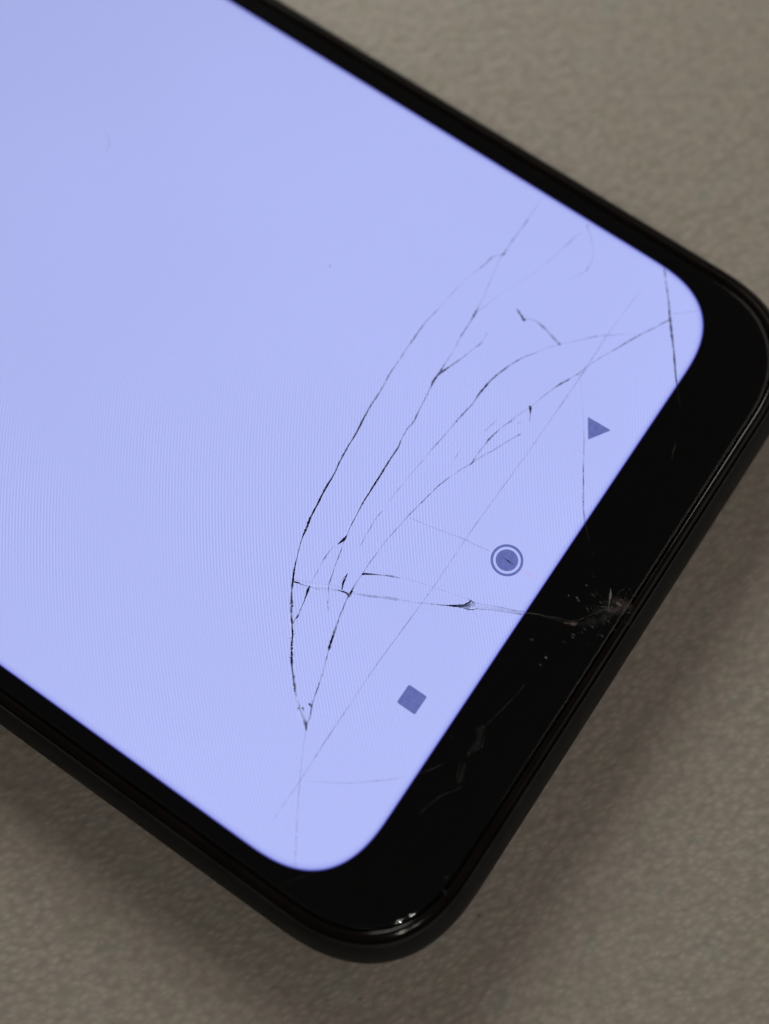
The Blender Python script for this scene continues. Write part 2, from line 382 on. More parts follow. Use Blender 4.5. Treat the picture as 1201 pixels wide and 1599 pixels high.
 ('dark', 0.04, [(-26.73,7.61,0.078,0.05),(-25.93,6.34,0.083,0.12),(-24.85,4.58,0.1,0.17),(-23.26,2.57,0.1,0.18),(-22.27,1.42,0.1,0.2),(-21.4,0.53,0.089,0.1)]),
 ('dark', 0.04, [(-12.74,18.72,0.116,1.0),(-12.7,18.46,0.151,1.0),(-12.59,18.19,0.139,0.9),(-12.53,17.8,0.07,0.5),(-12.35,17.22,0.058,0.35),(-12.06,16.5,0.232,0.1),(-11.57,15.78,0.348,0.08),(-11.27,15.15,0.232,0.12),(-11.05,14.73,0.116,0.4)]),
 ('dark', 0.04, [(-12.58,18.7,0.058,0.4),(-12.31,18.1,0.058,0.18),(-11.94,17.37,0.058,0.14),(-11.39,16.26,0.058,0.12),(-10.99,15.48,0.058,0.2),(-10.74,14.81,0.058,0.25)]),
 ('dark', 0.04, [(-11.04,14.81,0.093,0.8),(-11.03,14.6,0.07,0.9),(-10.92,14.33,0.139,1.0),(-10.88,14.07,0.174,1.0),(-10.9,13.78,0.493,1.0),(-10.65,13.74,0.29,0.95),(-10.39,13.78,0.128,0.8)]),
 ('dark', 0.04, [(-10.55,13.59,0.058,0.4),(-10.35,13.1,0.139,0.22),(-9.84,12.04,0.174,0.25),(-9.27,11.03,0.261,0.25),(-8.64,9.7,0.174,0.18),(-8.01,8.38,0.104,0.2),(-7.38,7.26,0.081,0.3),(-6.79,6.2,0.087,0.8),(-6.49,5.7,0.116,1.0),(-6.21,5.26,0.197,1.0),(-5.97,4.86,0.377,0.95),(-5.69,4.56,0.55,0.9),(-5.44,4.31,0.695,0.75),(-5.28,4.13,0.695,0.5),(-5.22,3.83,0.464,0.12)]),
 ('dark', 0.04, [(-5.93,4.75,0.07,0.8),(-5.53,4.59,0.116,0.95),(-5.22,4.45,0.151,1.0),(-5.04,4.4,0.116,0.9),(-5.02,4.17,0.081,0.7),(-4.99,3.91,0.058,0.4)]),
 ('dark', 0.04, [(-6.01,4.56,0.081,0.8),(-5.86,4.24,0.093,0.9),(-5.71,3.92,0.104,0.9),(-5.49,3.65,0.069,0.7),(-5.23,3.54,0.058,0.4)]),
 ('dark', 0.04, [(-5.84,4.11,0.046,0.6),(-6.02,4.06,0.035,0.4)]),
 ('dark', 0.04, [(-5.91,4.41,0.046,0.6),(-6.04,4.19,0.035,0.3)]),
 ('dark', 0.04, [(-5.13,4.23,0.046,0.5),(-5.2,3.91,0.058,0.6),(-5.2,3.7,0.046,0.5)]),
 ('dark', 0.04, [(-5.09,4.47,0.046,0.9),(-5.0,4.66,0.035,0.5)]),
 ('dark', 0.04, [(-5.69,3.79,0.046,0.5),(-5.82,3.36,0.04,0.3),(-6.0,2.9,0.04,0.15)]),
 ('dark', 0.04, [(-4.94,3.94,0.058,0.4),(-4.74,3.45,0.058,0.3),(-4.29,2.49,0.058,0.28),(-3.82,1.41,0.07,0.35),(-3.49,0.52,0.07,0.35),(-3.08,-0.18,0.058,0.3)]),
 ('dark', 0.04, [(-5.4,3.57,0.058,0.35),(-4.92,2.78,0.058,0.35),(-4.35,1.76,0.069,0.35),(-3.84,0.71,0.093,0.5),(-3.44,-0.07,0.104,0.5)]),
 ('dark', 0.04, [(-5.13,3.61,0.463,0.1),(-4.6,2.63,0.463,0.12),(-3.97,1.31,0.463,0.16),(-3.29,-0.18,0.463,0.2)]),
 ('dark', 0.04, [(-8.67,13.91,0.116,0.9),(-8.49,13.75,0.175,1.0),(-8.25,13.35,0.128,0.9),(-7.87,12.7,0.087,0.75),(-7.58,12.19,0.116,0.6),(-7.23,11.51,0.14,0.4),(-6.98,10.84,0.093,0.2)]),
 ('dark', 0.04, [(-6.91,10.74,0.058,0.14),(-6.39,9.47,0.058,0.1),(-6.07,8.29,0.058,0.15),(-5.57,6.52,0.058,0.1),(-5.07,4.55,0.058,0.2)]),
 ('dark', 0.04, [(-9.31,15.03,0.058,0.7),(-9.57,14.99,0.116,0.95),(-9.96,14.93,0.186,1.0),(-10.38,14.81,0.139,1.0),(-10.87,14.57,0.116,1.0)]),
 ('dark', 0.04, [(-9.6,15.04,0.047,0.5),(-10.17,15.13,0.052,0.45),(-10.68,15.13,0.041,0.25)]),
 ('dark', 0.04, [(-1.72,13.35,0.083,0.08),(-1.59,12.51,0.094,0.15),(-1.42,11.63,0.088,0.15),(-1.1,10.21,0.094,0.13),(-0.65,8.39,0.094,0.16),(-0.42,6.78,0.082,0.14),(-0.22,5.64,0.117,0.25)]),
 ('dark', 0.06, [(-0.03,4.3,0.059,0.4),(0.01,4.04,0.094,0.6),(-0.0,3.68,0.117,0.75),(-0.02,3.39,0.14,0.6),(0.04,2.94,0.088,0.4)]),
 ('pink', 0.04, [(0.02,2.23,0.058,0.3),(0.02,1.81,0.082,0.5),(0.02,1.39,0.088,0.5),(0.1,0.75,0.076,0.35),(0.2,-0.02,0.058,0.2)]),
 ('dark', 0.04, [(33.13,15.79,0.19,0.8),(32.97,15.65,0.101,0.5)]),
 ('dark', 0.04, [(32.89,15.64,0.063,0.3),(32.36,14.93,0.063,0.22),(31.75,14.33,0.076,0.25),(31.06,13.86,0.076,0.28),(30.39,13.49,0.075,0.25),(29.66,13.33,0.082,0.35),(29.01,13.29,0.1,0.4),(28.5,13.42,0.075,0.25),(27.78,13.85,0.063,0.14),(27.03,14.2,0.062,0.08)]),
 ('dark', 0.04, [(32.11,15.9,0.063,0.15),(31.4,16.05,0.076,0.3),(30.6,16.22,0.088,0.35),(29.7,16.4,0.076,0.3),(28.62,16.61,0.063,0.12),(27.44,16.84,0.075,0.22),(26.62,17.05,0.063,0.1),(24.19,17.88,0.062,0.15),(22.91,18.39,0.062,0.1),(21.58,18.87,0.068,0.2),(20.23,19.25,0.062,0.14),(18.86,19.68,0.062,0.16)]),
 ('dark', 0.04, [(11.44,19.04,0.091,0.6),(11.93,18.92,0.183,0.8),(12.44,18.75,0.122,0.65),(13.39,18.43,0.08,0.5),(14.34,18.11,0.092,0.55),(15.05,17.91,0.061,0.25),(15.84,17.7,0.074,0.5),(16.55,17.5,0.135,0.6),(17.17,17.54,0.062,0.3),(17.79,17.58,0.074,0.45)]),
 ('dark', 0.04, [(13.88,10.22,0.091,0.8),(13.76,10.07,0.279,1.0),(13.56,9.91,0.194,1.0),(13.11,9.65,0.061,0.7),(12.42,9.28,0.042,0.15)]),
 ('dark', 0.04, [(19.02,7.77,0.061,0.1),(17.46,6.58,0.061,0.12),(15.61,5.28,0.061,0.12),(13.86,4.11,0.09,0.3),(12.05,3.05,0.09,0.4),(10.5,2.08,0.101,0.45),(9.44,1.42,0.107,0.45),(8.55,0.86,0.131,0.5),(7.74,0.29,0.13,0.5),(7.08,-0.27,0.154,0.4)]),
 ('dark', 0.04, [(-20.97,11.11,0.102,0.7),(-20.96,10.96,0.255,0.95),(-20.96,10.8,0.102,0.7)]),
 ('dark', 0.04, [(-21.04,10.87,0.068,0.7),(-21.03,10.77,0.17,0.95),(-21.03,10.66,0.068,0.7)]),
 ('dark', 0.04, [(-20.68,11.02,0.045,0.7),(-20.68,10.95,0.113,0.95),(-20.68,10.88,0.045,0.7)]),
 ('dark', 0.04, [(-21.6,11.37,0.068,0.7),(-21.59,11.27,0.17,0.95),(-21.59,11.17,0.068,0.7)]),
 ('dark', 0.04, [(-21.7,11.2,0.045,0.7),(-21.69,11.13,0.113,0.95),(-21.69,11.06,0.045,0.7)]),
 ('dark', 0.04, [(-21.82,11.68,0.054,0.7),(-21.81,11.6,0.136,0.95),(-21.81,11.52,0.054,0.7)]),
 ('dark', 0.04, [(-14.62,17.48,0.069,0.7),(-14.62,17.38,0.173,0.95),(-14.62,17.27,0.069,0.7)]),
 ('dark', 0.04, [(-16.48,16.13,0.057,0.7),(-16.47,16.05,0.144,0.95),(-16.47,15.96,0.057,0.7)]),
 ('pale', 0.04, [(-17.97,15.06,0.069,0.8),(-18.09,15.16,0.034,0.5)]),
 ('dark', 0.04, [(-18.76,14.49,0.068,0.8),(-18.55,14.41,0.034,0.5)]),
 ('dark', 0.04, [(-16.86,15.85,0.069,0.8),(-16.54,15.74,0.034,0.5)]),
 ('pale', 0.04, [(-20.42,12.98,0.068,0.8),(-20.65,13.17,0.034,0.5)]),
 ('pale', 0.04, [(-19.88,13.51,0.068,0.8),(-19.88,13.88,0.034,0.5)]),
 ('pale', 0.04, [(-20.5,12.9,0.068,0.8),(-20.5,13.16,0.034,0.5)]),
 ('pale', 0.04, [(-18.22,14.88,0.069,0.8),(-18.34,14.98,0.034,0.5)]),
 ('dark', 0.04, [(-18.28,14.84,0.069,0.8),(-18.4,14.94,0.034,0.5)]),
 ('dark', 0.04, [(-18.34,14.8,0.069,0.8),(-18.05,14.69,0.034,0.5)]),
 ('dark', 0.04, [(-17.77,15.2,0.069,0.8),(-17.77,15.41,0.034,0.5)]),
 ('pale', 0.04, [(-19.58,13.8,0.068,0.8),(-19.41,13.74,0.034,0.5)]),
 ('dark', 0.04, [(-18.58,14.62,0.069,0.8),(-18.58,14.86,0.034,0.5)]),
 ('pale', 0.04, [(-18.03,15.02,0.069,0.8),(-17.76,14.92,0.034,0.5)]),
 ('dark', 0.04, [(-20.05,13.35,0.068,0.8),(-20.04,13.61,0.034,0.5)]),
 ('dark', 0.04, [(-17.03,15.74,0.069,0.8),(-17.22,15.9,0.034,0.5)]),
 ('pale', 0.04, [(-17.74,15.23,0.069,0.8),(-17.73,15.58,0.034,0.5)]),
 ('dark', 0.04, [(-19.81,13.58,0.068,0.8),(-19.55,13.48,0.034,0.5)]),
 ('dark', 0.04, [(-18.21,14.89,0.069,0.8),(-18.01,14.82,0.034,0.5)]),
 ('dark', 0.04, [(-20.28,13.12,0.068,0.8),(-20.09,13.05,0.034,0.5)]),
 ('dark', 0.04, [(-18.55,14.65,0.069,0.8),(-18.54,14.93,0.034,0.5)]),
 ('pale', 0.04, [(-17.94,15.08,0.069,0.8),(-17.87,14.89,0.034,0.5)]),
 ('pale', 0.04, [(-17.71,15.25,0.069,0.8),(-17.48,15.16,0.034,0.5)]),
 ('dark', 0.04, [(-20.81,12.6,0.068,0.8),(-20.81,12.78,0.034,0.5)]),
 ('pale', 0.04, [(-17.5,15.4,0.069,0.8),(-17.22,15.3,0.034,0.5)]),
 ('pale', 0.04, [(-17.94,15.08,0.069,0.8),(-17.76,15.01,0.034,0.5)]),
 ('pale', 0.04, [(-17.65,15.29,0.069,0.8),(-17.55,15.01,0.034,0.5)]),
 ('pale', 0.04, [(-9.24,18.72,0.047,0.3),(-8.66,18.63,0.059,0.6),(-8.19,18.59,0.047,0.3)]),
 ('pale', 0.04, [(-11.87,18.41,0.047,0.3),(-11.33,18.37,0.058,0.4),(-10.97,18.27,0.047,0.3)]),
 ('pale', 0.04, [(-12.09,17.05,0.116,0.3),(-11.7,16.4,0.174,0.35),(-11.21,15.68,0.174,0.3)]),
 ('pale', 0.04, [(-22.06,11.36,0.282,0.35),(-22.44,10.73,0.225,0.3),(-22.63,10.32,0.113,0.3)]),
 ('pale', 0.04, [(-21.05,12.28,0.17,0.4),(-21.43,11.94,0.226,0.4),(-21.83,11.52,0.169,0.3)]),
 ('pale', 0.04, [(-15.16,17.24,0.069,0.6),(-15.97,16.66,0.081,0.7),(-16.9,15.95,0.057,0.5)]),
 ('dark', 0.52, [(13.67,60.67,0.128,0.05),(13.55,60.09,0.166,0.09),(13.05,59.55,0.166,0.11),(12.37,59.26,0.153,0.1),(11.96,59.34,0.095,0.04)]),
 ('dark', 0.52, [(14.71,34.04,0.093,0.3),(14.7,33.88,0.186,0.4),(14.72,33.78,0.062,0.3)]),
 ('scuff', 0.515, [(-3.36,-0.15,0.115,0.12),(-3.01,-0.76,0.173,0.22),(-2.62,-1.53,0.173,0.22),(-2.34,-2.24,0.115,0.12),(-1.76,-3.38,0.058,0.05)]),
 ('scuff', 0.515, [(3.02,-5.42,0.087,0.4),(2.72,-5.61,0.197,0.8),(2.35,-5.8,0.197,0.7),(1.63,-6.11,0.116,0.25),(1.0,-6.43,0.069,0.1)]),
 ('scuff', 0.515, [(2.25,-6.48,0.116,0.3),(2.23,-6.76,0.289,0.6),(2.21,-7.05,0.174,0.5)]),
 ('brown_scuff', 0.515, [(2.22,-6.02,0.579,0.05),(2.35,-6.62,1.274,0.11),(2.57,-7.37,1.273,0.1),(2.81,-7.91,0.463,0.04)]),
 ('brown_scuff', 0.515, [(1.28,-6.12,0.347,0.05),(1.36,-6.55,0.809,0.1),(1.74,-7.2,0.693,0.06)]),
 ('brown_scuff', 0.515, [(-2.11,-3.6,0.173,0.15),(-1.85,-3.98,0.403,0.35),(-1.63,-4.39,0.461,0.4),(-1.3,-4.66,0.23,0.15)]),
 ('scuff', 0.515, [(-1.76,-4.2,0.173,0.1),(-1.7,-4.5,0.288,0.25),(-1.57,-4.69,0.115,0.1)]),
 ('scuff', 0.515, [(0.56,-3.22,0.061,0.42),(0.58,-3.35,0.162,0.7),(0.54,-3.48,0.071,0.49)]),
 ('scuff', 0.515, [(0.42,-3.38,0.087,0.15),(0.44,-3.57,0.232,0.25),(0.39,-3.76,0.101,0.17)]),
 ('scuff', 0.515, [(0.28,-2.52,0.052,0.24),(0.3,-2.63,0.139,0.4),(0.26,-2.74,0.061,0.28)]),
 ('scuff', 0.515, [(-2.5,-4.73,0.086,0.24),(-2.47,-4.92,0.23,0.4),(-2.52,-5.1,0.1,0.28)]),
 ('scuff', 0.515, [(-2.75,-4.8,0.069,0.18),(-2.73,-4.95,0.184,0.3),(-2.77,-5.1,0.08,0.21)]),
 ('scuff', 0.515, [(-3.52,-4.4,0.069,0.15),(-3.5,-4.55,0.183,0.25),(-3.54,-4.7,0.08,0.17)]),
 ('scuff', 0.515, [(-5.64,-3.82,0.079,0.45),(-5.62,-3.99,0.21,0.75),(-5.66,-4.16,0.092,0.52)]),
 ('scuff', 0.515, [(-5.73,-3.91,0.034,0.54),(-5.72,-3.99,0.091,0.9),(-5.74,-4.06,0.04,0.63)]),
 ('scuff', 0.515, [(-6.48,-3.78,0.062,0.3),(-6.47,-3.92,0.164,0.5),(-6.5,-4.05,0.072,0.35)]),
 ('scuff', 0.515, [(3.09,-3.42,0.061,0.17),(3.1,-3.55,0.163,0.28),(3.07,-3.68,0.071,0.2)]),
 ('scuff', 0.515, [(2.01,-3.31,0.07,0.15),(2.03,-3.47,0.186,0.25),(1.99,-3.62,0.081,0.17)]),
 ('scuff', 0.515, [(1.38,-5.21,0.069,0.24),(1.4,-5.37,0.185,0.4),(1.36,-5.51,0.081,0.28)]),
 ('scuff', 0.515, [(-1.49,-5.26,0.086,0.17),(-1.47,-5.45,0.23,0.28),(-1.52,-5.63,0.101,0.2)]),
 ('scuff', 0.515, [(-1.86,-5.3,0.052,0.15),(-1.85,-5.41,0.138,0.25),(-1.88,-5.52,0.06,0.17)]),
 ('scuff', 0.515, [(-0.95,-5.74,0.086,0.15),(-0.92,-5.93,0.23,0.25),(-0.97,-6.11,0.101,0.17)]),
 ('scuff', 0.515, [(1.57,-4.15,0.122,0.1),(1.61,-4.42,0.325,0.16),(1.53,-4.68,0.142,0.11)]),
 ('scuff', 0.515, [(1.82,-4.43,0.052,0.08),(1.84,-4.55,0.139,0.14),(1.81,-4.66,0.061,0.1)]),
 ('scuff', 0.515, [(-1.15,-6.88,0.086,0.09),(-1.12,-7.07,0.23,0.15),(-1.17,-7.25,0.101,0.1)]),
 ('scuff', 0.515, [(-1.29,-6.64,0.052,0.09),(-1.27,-6.75,0.138,0.15),(-1.3,-6.86,0.06,0.1)]),
 ('scuff', 0.515, [(0.0,-7.52,0.086,0.15),(0.03,-7.71,0.23,0.25),(-0.02,-7.89,0.101,0.17)]),
 ('scuff', 0.515, [(0.06,-7.36,0.052,0.09),(0.08,-7.48,0.138,0.15),(0.05,-7.59,0.06,0.1)]),
 ('scuff', 0.515, [(0.32,-6.65,0.086,0.09),(0.35,-6.84,0.231,0.15),(0.3,-7.02,0.101,0.1)]),
 ('scuff', 0.515, [(-0.1,-6.48,0.069,0.08),(-0.08,-6.63,0.184,0.14),(-0.12,-6.77,0.081,0.1)]),
 ('scuff', 0.515, [(0.23,-4.45,0.087,0.07),(0.25,-4.64,0.231,0.12),(0.2,-4.83,0.101,0.08)]),
 ('scuff', 0.515, [(-4.93,-1.96,0.069,0.13),(-4.91,-2.11,0.183,0.22),(-4.95,-2.26,0.08,0.15)]),
 ('scuff', 0.515, [(-5.06,-1.82,0.103,0.09),(-5.03,-2.05,0.275,0.15),(-5.09,-2.27,0.12,0.1)]),
 ('scuff', 0.515, [(4.81,-2.23,0.053,0.12),(4.82,-2.35,0.14,0.2),(4.79,-2.46,0.061,0.14)]),
 ('scuff', 0.515, [(2.1,-7.03,0.035,0.18),(2.11,-7.11,0.093,0.3),(2.09,-7.18,0.04,0.21)]),
 ('scuff', 0.515, [(-26.39,-6.93,0.082,0.08),(-26.36,-7.11,0.218,0.13),(-26.4,-7.28,0.095,0.09)]),
 ('scuff', 0.515, [(-27.46,-7.33,0.13,0.07),(-27.41,-7.61,0.347,0.12),(-27.47,-7.89,0.152,0.08)]),
 ('scuff', 0.515, [(-16.26,-0.78,0.05,0.09),(-16.24,-0.89,0.135,0.15),(-16.27,-1.0,0.059,0.1)]),
 ('scuff', 0.515, [(16.28,-4.43,0.036,0.06),(16.29,-4.51,0.096,0.1),(16.27,-4.59,0.042,0.07)]),
 ('scuff', 0.515, [(19.03,-7.06,0.036,0.11),(19.04,-7.14,0.096,0.18),(19.01,-7.21,0.042,0.13)]),
 ('scuff', 0.515, [(18.5,-3.05,0.072,0.05),(18.03,-3.26,0.09,0.12),(17.49,-3.37,0.132,0.2),(17.18,-3.49,0.096,0.16),(16.77,-3.66,0.072,0.06)]),
 ('scuff', 0.515, [(-8.69,-3.72,0.057,0.1),(-9.14,-3.67,0.079,0.3),(-9.63,-3.65,0.057,0.15),(-10.88,-3.44,0.057,0.1),(-12.07,-3.2,0.068,0.14),(-12.86,-3.04,0.056,0.2),(-13.6,-2.86,0.09,0.25)]),
 ('scuff', 0.515, [(-13.79,-2.78,0.169,0.08),(-14.25,-2.61,0.787,0.04),(-14.84,-2.93,0.842,0.05),(-15.57,-3.14,0.84,0.05),(-16.18,-2.94,0.559,0.05),(-16.74,-2.9,0.224,0.08)]),
 ('scuff', 0.515, [(-13.79,-2.78,0.051,0.2),(-14.3,-3.11,0.051,0.16),(-14.85,-3.4,0.056,0.2),(-15.48,-3.55,0.056,0.2),(-16.08,-3.27,0.05,0.2),(-16.64,-3.04,0.056,0.18),(-17.04,-3.04,0.045,0.07)]),
 ('scuff', 0.515, [(-17.61,-2.81,0.067,0.12),(-18.28,-2.99,0.078,0.15),(-18.89,-3.26,0.089,0.16),(-19.19,-3.59,0.067,0.1)]),
 ('scuff', 0.515, [(-17.51,-3.14,0.39,0.04),(-18.27,-3.38,0.501,0.04),(-19.13,-3.68,0.444,0.04)]),
 ('scuff', 0.515, [(-19.34,-3.96,0.067,0.14),(-19.86,-3.77,0.078,0.15),(-20.42,-3.34,0.066,0.14),(-21.02,-2.94,0.133,0.15),(-21.39,-2.79,0.111,0.14),(-21.96,-2.64,0.077,0.14),(-22.93,-2.36,0.088,0.14),(-23.36,-2.31,0.055,0.08)]),
 ('scuff', 0.515, [(-19.99,-0.71,0.045,0.1),(-19.42,-1.14,0.067,0.3),(-18.99,-1.38,0.067,0.25),(-18.55,-1.63,0.045,0.1)]),
 ('scuff', 0.515, [(-35.21,4.4,0.054,0.08),(-33.35,3.07,0.054,0.14),(-31.92,2.09,0.054,0.1)]),
 ('scuff', 0.515, [(1.65,-6.44,0.052,0.16),(1.29,-5.98,0.085,0.05),(1.05,-5.45,0.039,0.06),(0.79,-4.93,0.046,0.09),(0.39,-4.5,0.058,0.06),(0.03,-4.03,0.078,0.02),(-0.28,-3.54,0.036,0.02)]),
 ('scuff', 0.515, [(1.65,-6.44,0.052,0.11),(1.34,-6.16,0.082,0.06),(1.01,-5.91,0.048,0.1),(0.72,-5.62,0.067,0.04),(0.51,-5.26,0.052,0.05),(0.2,-4.99,0.068,0.05),(-0.08,-4.69,0.042,0.01)]),
 ('scuff', 0.515, [(1.65,-6.44,0.052,0.1),(1.24,-6.15,0.06,0.04),(0.79,-5.94,0.065,0.07),(0.34,-5.74,0.049,0.04),(-0.11,-5.52,0.042,0.05),(-0.62,-5.43,0.07,0.03),(-0.99,-5.08,0.078,0.02)]),
 ('scuff', 0.515, [(1.65,-6.44,0.052,0.13),(1.18,-6.46,0.042,0.09),(0.73,-6.36,0.038,0.11),(0.27,-6.33,0.071,0.04),(-0.19,-6.34,0.035,0.04),(-0.65,-6.29,0.056,0.03),(-1.09,-6.15,0.081,0.01)]),
 ('scuff', 0.515, [(1.65,-6.44,0.052,0.16),(0.95,-6.52,0.043,0.12),(0.24,-6.47,0.045,0.12),(-0.44,-6.65,0.035,0.1),(-1.13,-6.7,0.043,0.05),(-1.81,-6.78,0.056,0.04),(-2.51,-6.8,0.065,0.02)]),
 ('scuff', 0.515, [(1.65,-6.44,0.052,0.16),(1.33,-6.43,0.039,0.05),(1.07,-6.27,0.053,0.12),(0.78,-6.19,0.071,0.12),(0.47,-6.19,0.036,0.03),(0.2,-6.05,0.064,0.06),(-0.09,-5.97,0.085,0.01)]),
 ('scuff', 0.515, [(1.65,-6.44,0.052,0.13),(1.31,-6.51,0.046,0.12),(1.06,-6.77,0.085,0.09),(0.67,-6.74,0.065,0.03),(0.36,-6.87,0.057,0.02),(0.08,-7.05,0.06,0.03),(-0.2,-7.25,0.041,0.03)]),
 ('scuff', 0.515, [(1.65,-6.44,0.052,0.11),(1.58,-6.11,0.041,0.07),(1.58,-5.76,0.072,0.06),(1.47,-5.43,0.054,0.03),(1.38,-5.1,0.058,0.02),(1.42,-4.74,0.072,0.04),(1.24,-4.42,0.054,0.02)]),
 ('scuff', 0.515, [(1.65,-6.44,0.052,0.13),(1.66,-6.02,0.085,0.11),(1.82,-5.63,0.071,0.04),(1.86,-5.21,0.062,0.08),(2.03,-4.81,0.035,0.05),(2.17,-4.41,0.074,0.06),(2.27,-4.0,0.047,0.02)]),
 ('scuff', 0.515, [(1.65,-6.44,0.052,0.11),(1.79,-6.19,0.086,0.06),(1.99,-5.97,0.079,0.06),(2.07,-5.69,0.085,0.07),(2.15,-5.41,0.079,0.02),(2.3,-5.16,0.085,0.04),(2.42,-4.9,0.05,0.02)]),
 ('scuff', 0.515, [(1.65,-6.44,0.052,0.1),(1.95,-6.29,0.07,0.1),(2.21,-6.08,0.078,0.06),(2.43,-5.83,0.057,0.04),(2.72,-5.65,0.079,0.02),(2.93,-5.38,0.073,0.02),(3.24,-5.23,0.041,0.03)]),
 ('scuff', 0.515, [(1.65,-6.44,0.052,0.1),(1.89,-6.35,0.05,0.09),(2.15,-6.33,0.049,0.08),(2.4,-6.26,0.054,0.07),(2.67,-6.27,0.074,0.02),(2.93,-6.22,0.066,0.04),(3.17,-6.09,0.076,0.02)]),
 ('scuff', 0.515, [(1.65,-6.44,0.052,0.1),(1.71,-6.62,0.069,0.08),(1.65,-6.83,0.083,0.07),(1.85,-6.98,0.066,0.05),(1.91,-7.16,0.059,0.05),(1.8,-7.38,0.083,0.01),(1.9,-7.55,0.08,0.02)]),
 ('scuff', 0.515, [(1.65,-6.44,0.052,0.1),(1.58,-6.64,0.037,0.1),(1.39,-6.78,0.069,0.04),(1.29,-6.97,0.077,0.06),(1.23,-7.18,0.051,0.03),(1.18,-7.38,0.052,0.03),(1.12,-7.59,0.072,0.01)]),
 ('scuff', 0.515, [(1.65,-6.44,0.052,0.11),(1.8,-6.51,0.048,0.06),(1.88,-6.66,0.075,0.03),(2.01,-6.74,0.05,0.03),(2.05,-6.92,0.04,0.02),(2.19,-7.0,0.073,0.04),(2.3,-7.12,0.052,0.03)]),
 ('scuff', 0.515, [(1.07,-5.95,0.04,0.15),(1.08,-6.06,0.1,0.25),(1.16,-6.13,0.04,0.15)]),
 ('scuff', 0.515, [(0.99,-7.79,0.024,0.15),(1.04,-7.83,0.061,0.1),(1.04,-7.9,0.024,0.15)]),
 ('scuff', 0.515, [(1.17,-6.14,0.031,0.15),(1.21,-6.21,0.078,0.15),(1.24,-6.28,0.031,0.15)]),
 ('scuff', 0.515, [(1.61,-6.49,0.031,0.15),(1.61,-6.58,0.077,0.25),(1.67,-6.64,0.031,0.15)]),
 ('scuff', 0.515, [(0.06,-4.72,0.025,0.15),(0.06,-4.8,0.064,0.17),(0.11,-4.85,0.025,0.15)]),
 ('scuff', 0.515, [(-2.49,-6.4,0.033,0.15),(-2.45,-6.47,0.083,0.09),(-2.42,-6.56,0.033,0.15)]),
 ('scuff', 0.515, [(1.86,-6.92,0.03,0.15),(1.86,-7.01,0.074,0.12),(1.92,-7.06,0.03,0.15)]),
 ('scuff', 0.515, [(0.28,-7.07,0.029,0.15),(0.3,-7.15,0.074,0.23),(0.34,-7.21,0.029,0.15)]),
 ('scuff', 0.515, [(0.71,-5.93,0.017,0.15),(0.74,-5.96,0.043,0.25),(0.73,-6.02,0.017,0.15)]),
 ('scuff', 0.515, [(0.53,-6.0,0.034,0.15),(0.57,-6.08,0.085,0.1),(0.6,-6.16,0.034,0.15)]),
 ('scuff', 0.515, [(1.04,-6.3,0.031,0.15),(1.13,-6.34,0.077,0.25),(1.11,-6.45,0.031,0.15)]),
 ('scuff', 0.515, [(0.62,-5.75,0.032,0.15),(0.62,-5.85,0.08,0.09),(0.68,-5.9,0.032,0.15)]),
 ('scuff', 0.515, [(1.09,-5.68,0.033,0.15),(1.09,-5.77,0.082,0.14),(1.16,-5.83,0.033,0.15)]),
 ('scuff', 0.515, [(1.14,-6.12,0.033,0.15),(1.18,-6.18,0.082,0.1),(1.2,-6.27,0.033,0.15)]),
 ('scuff', 0.515, [(1.02,-6.11,0.026,0.15),(1.03,-6.18,0.064,0.14),(1.07,-6.23,0.026,0.15)]),
 ('scuff', 0.515, [(1.25,-4.75,0.017,0.15),(1.31,-4.76,0.043,0.2),(1.27,-4.83,0.017,0.15)]),
 ('scuff', 0.515, [(1.65,-7.17,0.022,0.15),(1.7,-7.2,0.055,0.14),(1.69,-7.27,0.022,0.15)]),
 ('scuff', 0.515, [(0.86,-5.27,0.024,0.15),(0.88,-5.33,0.06,0.22),(0.91,-5.38,0.024,0.15)]),
 ('scuff', 0.515, [(1.04,-5.6,0.023,0.15),(1.04,-5.67,0.057,0.13),(1.08,-5.71,0.023,0.15)]),
 ('scuff', 0.515, [(3.51,-6.76,0.028,0.15),(3.54,-6.83,0.069,0.16),(3.56,-6.89,0.028,0.15)]),
 ('scuff', 0.515, [(0.94,-5.29,0.035,0.15),(1.0,-5.36,0.087,0.18),(1.02,-5.45,0.035,0.15)]),
 ('scuff', 0.515, [(0.2,-5.23,0.028,0.15),(0.25,-5.28,0.07,0.17),(0.26,-5.36,0.028,0.15)]),
 ('scuff', 0.515, [(1.09,-6.33,0.037,0.15),(1.18,-6.38,0.093,0.22),(1.17,-6.5,0.037,0.15)]),
 ('scuff', 0.515, [(1.83,-5.79,0.022,0.15),(1.85,-5.84,0.054,0.12),(1.87,-5.89,0.022,0.15)]),
 ('scuff', 0.515, [(1.17,-6.89,0.017,0.15),(1.17,-6.94,0.043,0.11),(1.19,-6.97,0.017,0.15)]),
 ('scuff', 0.515, [(0.5,-6.12,0.041,0.15),(0.54,-6.22,0.102,0.21),(0.59,-6.31,0.041,0.15)]),
 ('scuff', 0.515, [(2.29,-7.98,0.037,0.15),(2.36,-8.05,0.092,0.23),(2.37,-8.15,0.037,0.15)]),
 ('scuff', 0.515, [(0.2,-5.52,0.039,0.15),(0.31,-5.57,0.098,0.26),(0.29,-5.7,0.039,0.15)]),
 ('scuff', 0.515, [(0.03,-4.78,0.041,0.15),(0.06,-4.88,0.103,0.26),(0.12,-4.96,0.041,0.15)]),
 ('scuff', 0.515, [(2.11,-6.68,0.027,0.15),(2.18,-6.71,0.068,0.1),(2.16,-6.8,0.027,0.15)]),
 ('scuff', 0.515, [(1.41,-5.32,0.025,0.15),(1.43,-5.38,0.063,0.19),(1.45,-5.44,0.025,0.15)]),
